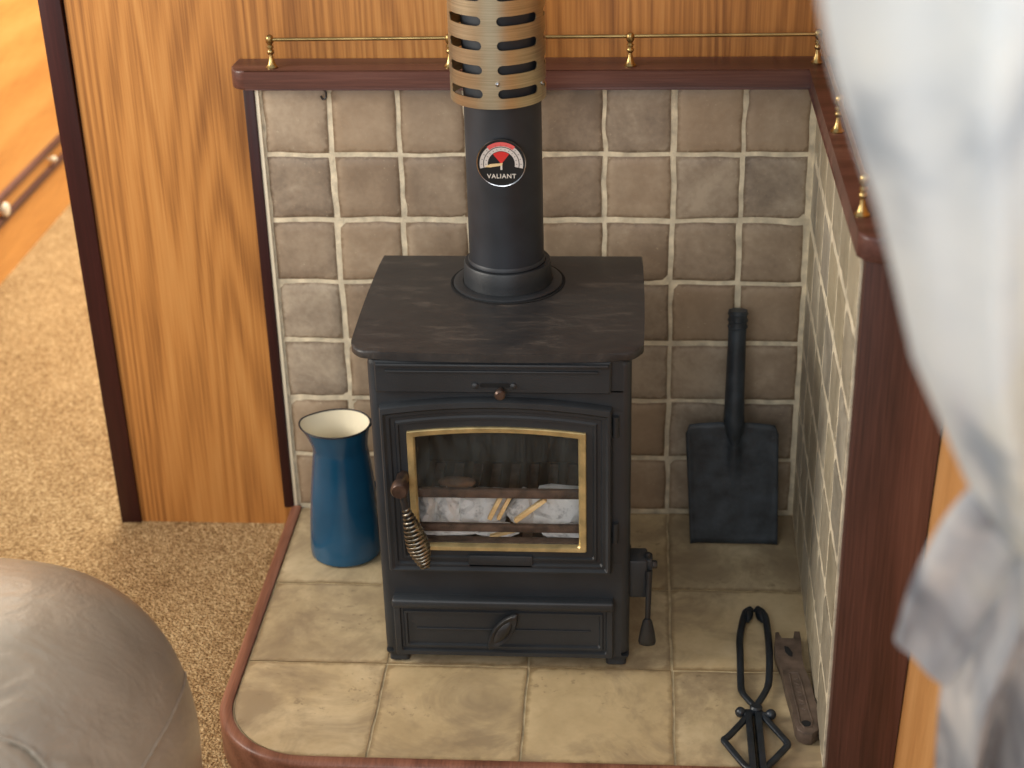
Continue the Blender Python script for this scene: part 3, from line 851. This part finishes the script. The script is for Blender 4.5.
bm = BM(); lathe(bm, [(.0075, .002), (.0085, .004), (.0085, .014), (.006, .0165)], (.7112, -.5175, 0), 18); obj('pivot', bm, M['tongs'], tg)
for pts in ([(.7100,-.515),(.7000,-.530),(.6740,-.571),(.6668,-.5797),(.6700,-.590),(.6905,-.6300),(.6985,-.6350)],
            [(.7128,-.515),(.7215,-.532),(.7425,-.573),(.7472,-.5850),(.7440,-.594),(.7190,-.6300),(.7105,-.6350)]):
    bm = BM(); tube(bm, smooth_path(path(pts), 5), .0049, 10, flat=.7, up=(0,0,1)); obj('link_arm', bm, M['tongs'], tg, 50)
for x in (.7005, .7135):
    bm = BM(); box(bm, x-.0042, x+.0042, -.664, -.520, ZT-.0035, ZT+.0042, .0012); obj('handle_bar', bm, M['tongs'], tg)
bm = BM(); tube(bm, path([(.7070,-.664),(.7070,-.53)], ZT-.002), .0022, 8); obj('slide_rod', bm, M['steel'], tg)
for x, y in ((.6905, -.5235), (.7300, -.5270)):
    bm = BM(); tube(bm, path([(x, y), (x+(.7105-x)*.55, -.527+(.0)*1)]), .0042, 10)
    bmesh.ops.create_uvsphere(bm, u_segments=14, v_segments=10, radius=.0073, matrix=Matrix.Translation((x, y, .0095)))
    obj('rivet_ball', bm, M['tongs'], tg, 60)

# ---------------------------------------------------------------- cast iron lifting tool
wr = thing('stove_lifting_tool', (.77, -.46, 0), 'rusty brown cast iron stove key with a forked end beside the tongs', 'stove tool')
O = [(.7482,-.3540),(.7530,-.3535),(.7545,-.3700),(.7725,-.3700),(.7745,-.3512),(.7822,-.3512),(.7822,-.3758),(.7800,-.41),(.7815,-.4361),(.7860,-.4649),(.7900,-.5154),(.7918,-.5530),(.7885,-.5680),(.7790,-.5775),(.7690,-.5770),(.7612,-.5706),(.7590,-.5600),(.7580,-.5276),(.7530,-.4775),(.7515,-.4450),(.7500,-.4300),(.7455,-.4050),(.7445,-.3833)]
bm = BM(); prism(bm, O, .0015, .0200, 'z', .0012, 0, 2)
lt = obj('tool_body', bm, M['rustiron'], wr, 40)
# hollow grip: sunken panel outlined by a raised bead, eye hole at the end as a painted dark disc
bm = BM()
bead = [(.7600,-.4500),(.7715,-.4500),(.7745,-.4700),(.7790,-.5300),(.7820,-.5520),(.7790,-.5640),(.7700,-.5665),(.7655,-.5560),(.7645,-.5300),(.7610,-.4850)]
tube(bm, [(x, y, .0202) for x, y in bead], .0012, 6, closed=True)
for k in range(8):   # worn relief marks of the casting
    y = -.465-k*.0090; x = .7672+.0006*k
    tube(bm, [(x-.0025, y+.002, .0203), (x+.0030, y-.0015*(1 if k % 2 else -1), .0205)], .0009, 6)
obj('raised_relief', bm, M['rustiron'], lt)
bm = BM(); lathe(bm, [(.0062, .0198), (.0062, .0206)], (.7730, -.5575, 0), 18); obj('eye_hole', bm, M['dark'], lt)  # dark disc on the solid body, paints the shade in the eye
bm = BM(); prism(bm, [(.7575,-.3880),(.7630,-.3900),(.7680,-.4030),(.7670,-.4120),(.7625,-.4110),(.7580,-.4020)], .0199, .0206)
obj('slot_hole', bm, M['dark'], lt)  # dark patch painting the depth of the oval opening

# ---------------------------------------------------------------- far cabinet
cab = thing('storage_cabinet', (-.9, 1.2, ZC), 'orange oak built-in cabinet with two dark mouldings beyond the doorway', 'cabinet')
bm = BM(); box(bm, -.93, -.8715, .3, 3.5, .128, 1.3); obj('side_panel', bm, M['oak_far'], cab)
bm = BM(); box(bm, -.93, -.8720, .3, 3.5, .079, .114); obj('drawer_front', bm, M['oak_far'], cab)
bm = BM(); box(bm, -.93, -.8700, .3, 3.5, ZC, .066); obj('plinth', bm, M['oak_far'], cab)
for z in (.114, .066):
    bm = BM(); box(bm, -.93, -.862, .3, 3.5, z-.002, z+.0145, .003); obj('moulding', bm, M['mahog_y'], cab)
for y, r in ((1.10, .016), (1.44, .007)):
    bm = BM(); lathe(bm, [(r*.5, -.872), (r*.5, -.864), (r, -.860), (r*.9, -.853), (r*.3, -.850)], (0, y, .0965), 16, 'x'); obj('knob', bm, M['jug_in'], cab)

# ---------------------------------------------------------------- leather footstool
fs = thing('leather_footstool', (-.20, -1.0, ZC), 'plump grey leather footstool at the lower left corner on the carpet', 'footstool')
FC = Vector((-.205, -1.0, .18)); FS = (.287, .33, .25); FE = 2.8; F2 = 2.4
def sgnp(v, p): return math.copysign(abs(v)**p, v)
PANEL = smooth_path([(-.43,-1.28,0),(-.42,-1.16,0),(-.37,-1.112,0),(-.2,-1.100,0),(-.05,-1.098,0),(-.012,-1.104,0),(.012,-1.128,0),(.020,-1.17,0),(.020,-1.26,0)], 12)
def pdist(p): return min((math.hypot(p.x-q.x, p.y-q.y)) for q in PANEL[::3])
def on_top(x, y, off=0):
    u = (abs((x-FC.x)/FS[0])**F2+abs((y-FC.y)/FS[1])**F2)**(FE/F2)
    return Vector((x, y, FC.z+FS[2]*max(0, 1-u)**(1/FE)+off))
def fsurf(th, ph, off=0, det=True):
    ce, se = sgnp(math.cos(ph), 2/FE), sgnp(math.sin(ph), 2/FE)
    p = Vector((FS[0]*ce*sgnp(math.cos(th), 2/F2), FS[1]*ce*sgnp(math.sin(th), 2/F2), FS[2]*se))
    n_ = Vector((p.x/FS[0]**2, p.y/FS[1]**2, p.z/FS[2]**2)).normalized()
    w_ = .004*noise.noise(p*7)
    if det and ph > .2:
        P_ = FC+p; d = pdist(P_)
        a = math.atan2(P_.y+1.25, P_.x+.2)
        inside = P_.y < -1.1 and -.42 < P_.x < .018
        if not inside:
            w_ += .0065*math.exp(-d/.050)*(noise.noise(Vector((a*14, d*9, 1)))+.7*noise.noise(Vector((a*33, d*14, 5))))
        w_ -= .004*math.exp(-(d/.006)**2)
    return FC+p+n_*(w_+off)
bm = BM(); NA, NE = 260, 150; rings = []
for j in range(1, NE):
    ph = -PI/2*.80 + (PI/2*.80+PI/2)*j/NE
    rings.append([fsurf(2*PI*k/NA, ph) for k in range(NA)])
ring_bridge(bm, rings, True, True, True)
cu = obj('cushion', bm, M['leather'], fs, 60)
bm = BM(); tube(bm, [on_top(q.x, q.y, .0002) for q in PANEL], .0026, 6); obj('top_seam', bm, M['leather'], cu, 60)
sp_ = smooth_path([(.52,.26,0),(.262,.356,0),(.079,.408,0),(-.061,.446,0),(-.25,.47,0),(-.6,.50,0)], 12)
bm = BM(); tube(bm, [fsurf(q.x, q.y, .0006, False) for q in sp_], .0017, 6); obj('side_seam', bm, M['leather'], cu, 60)
bm = BM(); lathe(bm, [(.16, ZC+.001), (.17, ZC+.006), (.17, ZC+.04)], (FC.x, FC.y, 0), 32); obj('base', bm, M['black_iron'], fs)

# ---------------------------------------------------------------- curtain
cur = thing('window_curtain', (.80, -1.55, .7), 'pale grey and white printed curtain tied back at the right edge', 'curtain')
def cy_at(z): return -1.62+(1.22-z)*.45
EDGE = [(1.45, .575), (1.36, .590), (1.2786, .607), (1.2535, .613), (1.2267, .6215), (1.2029, .6270), (1.1777, .6340), (1.1352, .6495), (1.1045, .6615), (1.0598, .6760), (1.0032, .6930), (.9645, .7105), (.9008, .7396), (.8638, .7610), (.8376, .7810), (.82, .80)]
def edge_x(z):
    for (z0, x0), (z1, x1) in zip(EDGE, EDGE[1:]):
        if z <= z0 and z >= z1: return x0+(x1-x0)*(z0-z)/(z0-z1)
    return EDGE[0][1] if z > EDGE[0][0] else EDGE[-1][1]
bm = BM(); NS, NTT = 70, 80; rows_ = []
for j in range(NTT+1):
    t = j/NTT; z = 1.45-(1.45-.835)*t
    xe = edge_x(z); row = []
    squeeze = max(0, (t-.55)/.45)
    for i in range(NS+1):
        s = i/NS
        x = xe+(.915-xe)*s
        zz = z - .05*squeeze*s
        f = math.sin(s*17+t*2.0+.8*math.sin(t*3))*.012 + math.sin(s*39+t*5)*.004 + .010*noise.noise(Vector((s*3, t*4, 2)))
        # the free edge turns gently away from the room
        f += .02*math.exp(-s*26)
        row.append(Vector((x, cy_at(z)+f*(1-.3*squeeze), zz)))
    rows_.append(row)
ring_bridge(bm, rows_, False); obj('drape', bm, M['curtain'], cur, 80)
# tail below the tie: two pleats
def pleat(name, L, Rr, yoff, nf, amp, seed):
    """L, R: lists of (x, z) down the left and right edge"""
    bm = BM(); rows_ = []; N = 50; Mx = 40
    def at(P, t):
        q = t*(len(P)-1); i = min(int(q), len(P)-2); f = q-i
        p0 = P[max(i-1,0)]; p1 = P[i]; p2 = P[i+1]; p3 = P[min(i+2, len(P)-1)]
        g = lambda a,b,c,d: .5*((2*b)+(-a+c)*f+(2*a-5*b+4*c-d)*f*f+(-a+3*b-3*c+d)*f**3)
        return g(p0[0],p1[0],p2[0],p3[0]), g(p0[1],p1[1],p2[1],p3[1])
    for j in range(N+1):
        t = j/N; a = at(L, t); b = at(Rr, t); row = []
        for i in range(Mx+1):
            s = i/Mx
            x = a[0]+(b[0]-a[0])*s; z = a[1]+(b[1]-a[1])*s
            y = cy_at(z)+yoff+amp*math.sin(nf*s*PI+seed)*(.4+.6*t)+.004*noise.noise(Vector((s*4, t*4, seed))) + .012*math.exp(-s*12)
            row.append(Vector((x, y, z)))
        rows_.append(row)
    ring_bridge(bm, rows_, False); return obj(name, bm, M['curtain_tail'], cur, 80)
pleat('tail_pleat', [(.7470,.9100),(.7352,.8775),(.7261,.8330),(.7213,.7849),(.7200,.7365)], [(.790,.885),(.780,.8293),(.772,.7754),(.766,.7287),(.7578,.6987)], .012, 1.6, .006, .5)
pleat('tail_pleat', [(.7840,.870),(.7722,.8494),(.7662,.7865),(.7609,.7345),(.7591,.6911),(.7694,.5983),(.7881,.4681)], [(.91,.88),(.908,.84),(.905,.80),(.902,.74),(.90,.69),(.896,.60),(.89,.47)], -.004, 7.5, .021, 1.2)
bm = BM(); tube(bm, smooth_path([(.785,-1.475,.850),(.81,-1.480,.845),(.85,-1.465,.855),(.90,-1.44,.885)], 8), .012, 10, flat=.5, up=(0,1,0))
obj('tieback', bm, M['curtain_tail'], cur, 60)

# ---------------------------------------------------------------- camera
cam = bpy.data.cameras.new('camera'); co = bpy.data.objects.new('camera', cam); C.objects.link(co)
p_, y_, r_ = .4672, -.0814, -.0270
cyw, syw, cp, sp = math.cos(y_), math.sin(y_), math.cos(p_), math.sin(p_)
Fv = Vector((syw*cp, cyw*cp, -sp)); Rv = Vector((cyw, -syw, 0)); Uv = Rv.cross(Fv)
R2 = Rv*math.cos(r_)+Uv*math.sin(r_); U2 = -Rv*math.sin(r_)+Uv*math.cos(r_)
mw = Matrix((R2, U2, -Fv)).transposed().to_4x4(); mw.translation = (.5445, -2.3073, 1.3958)
co.matrix_world = mw
cam.sensor_width = 36; cam.lens = 1663.1/1024*36; cam.clip_start = .02
cam.dof.use_dof = True; cam.dof.focus_distance = 2.2; cam.dof.aperture_fstop = 3.9
bpy.context.scene.camera = co

# ---------------------------------------------------------------- light
w = bpy.data.worlds.new('world'); bpy.context.scene.world = w; w.use_nodes = True
bgn = w.node_tree.nodes['Background']; bgn.inputs[0].default_value = (.90, .95, 1.0, 1); bgn.inputs[1].default_value = .62
def area(name, loc, target, size, size_y, energy, col):
    l = bpy.data.lights.new(name, 'AREA'); l.shape = 'RECTANGLE'; l.size = size; l.size_y = size_y; l.energy = energy; l.color = col
    o = bpy.data.objects.new(name, l); C.objects.link(o); o.location = loc
    o.rotation_euler = (Vector(target)-Vector(loc)).to_track_quat('-Z', 'Y').to_euler(); return o
area('left_window_light', (-1.25, -.75, 1.15), (.35, -.25, .15), .9, .6, 30, (1, .93, .82))
area('right_window_light', (1.0, -2.3, 1.5), (.1, -.3, .2), .9, .6, 12, (.96, .97, 1))
area('front_fill_light', (.0, -2.5, 1.25), (.37, -.4, .2), .7, .6, 9, (.97, .97, .98))
area('next_room_light', (-.35, 1.6, 1.55), (-.75, .7, -.05), .9, .9, 62, (1, .90, .74))
sc = bpy.context.scene
sc.view_settings.view_transform = 'Standard'; sc.view_settings.look = 'None'; sc.view_settings.exposure = 0
sc.cycles.use_denoising = True
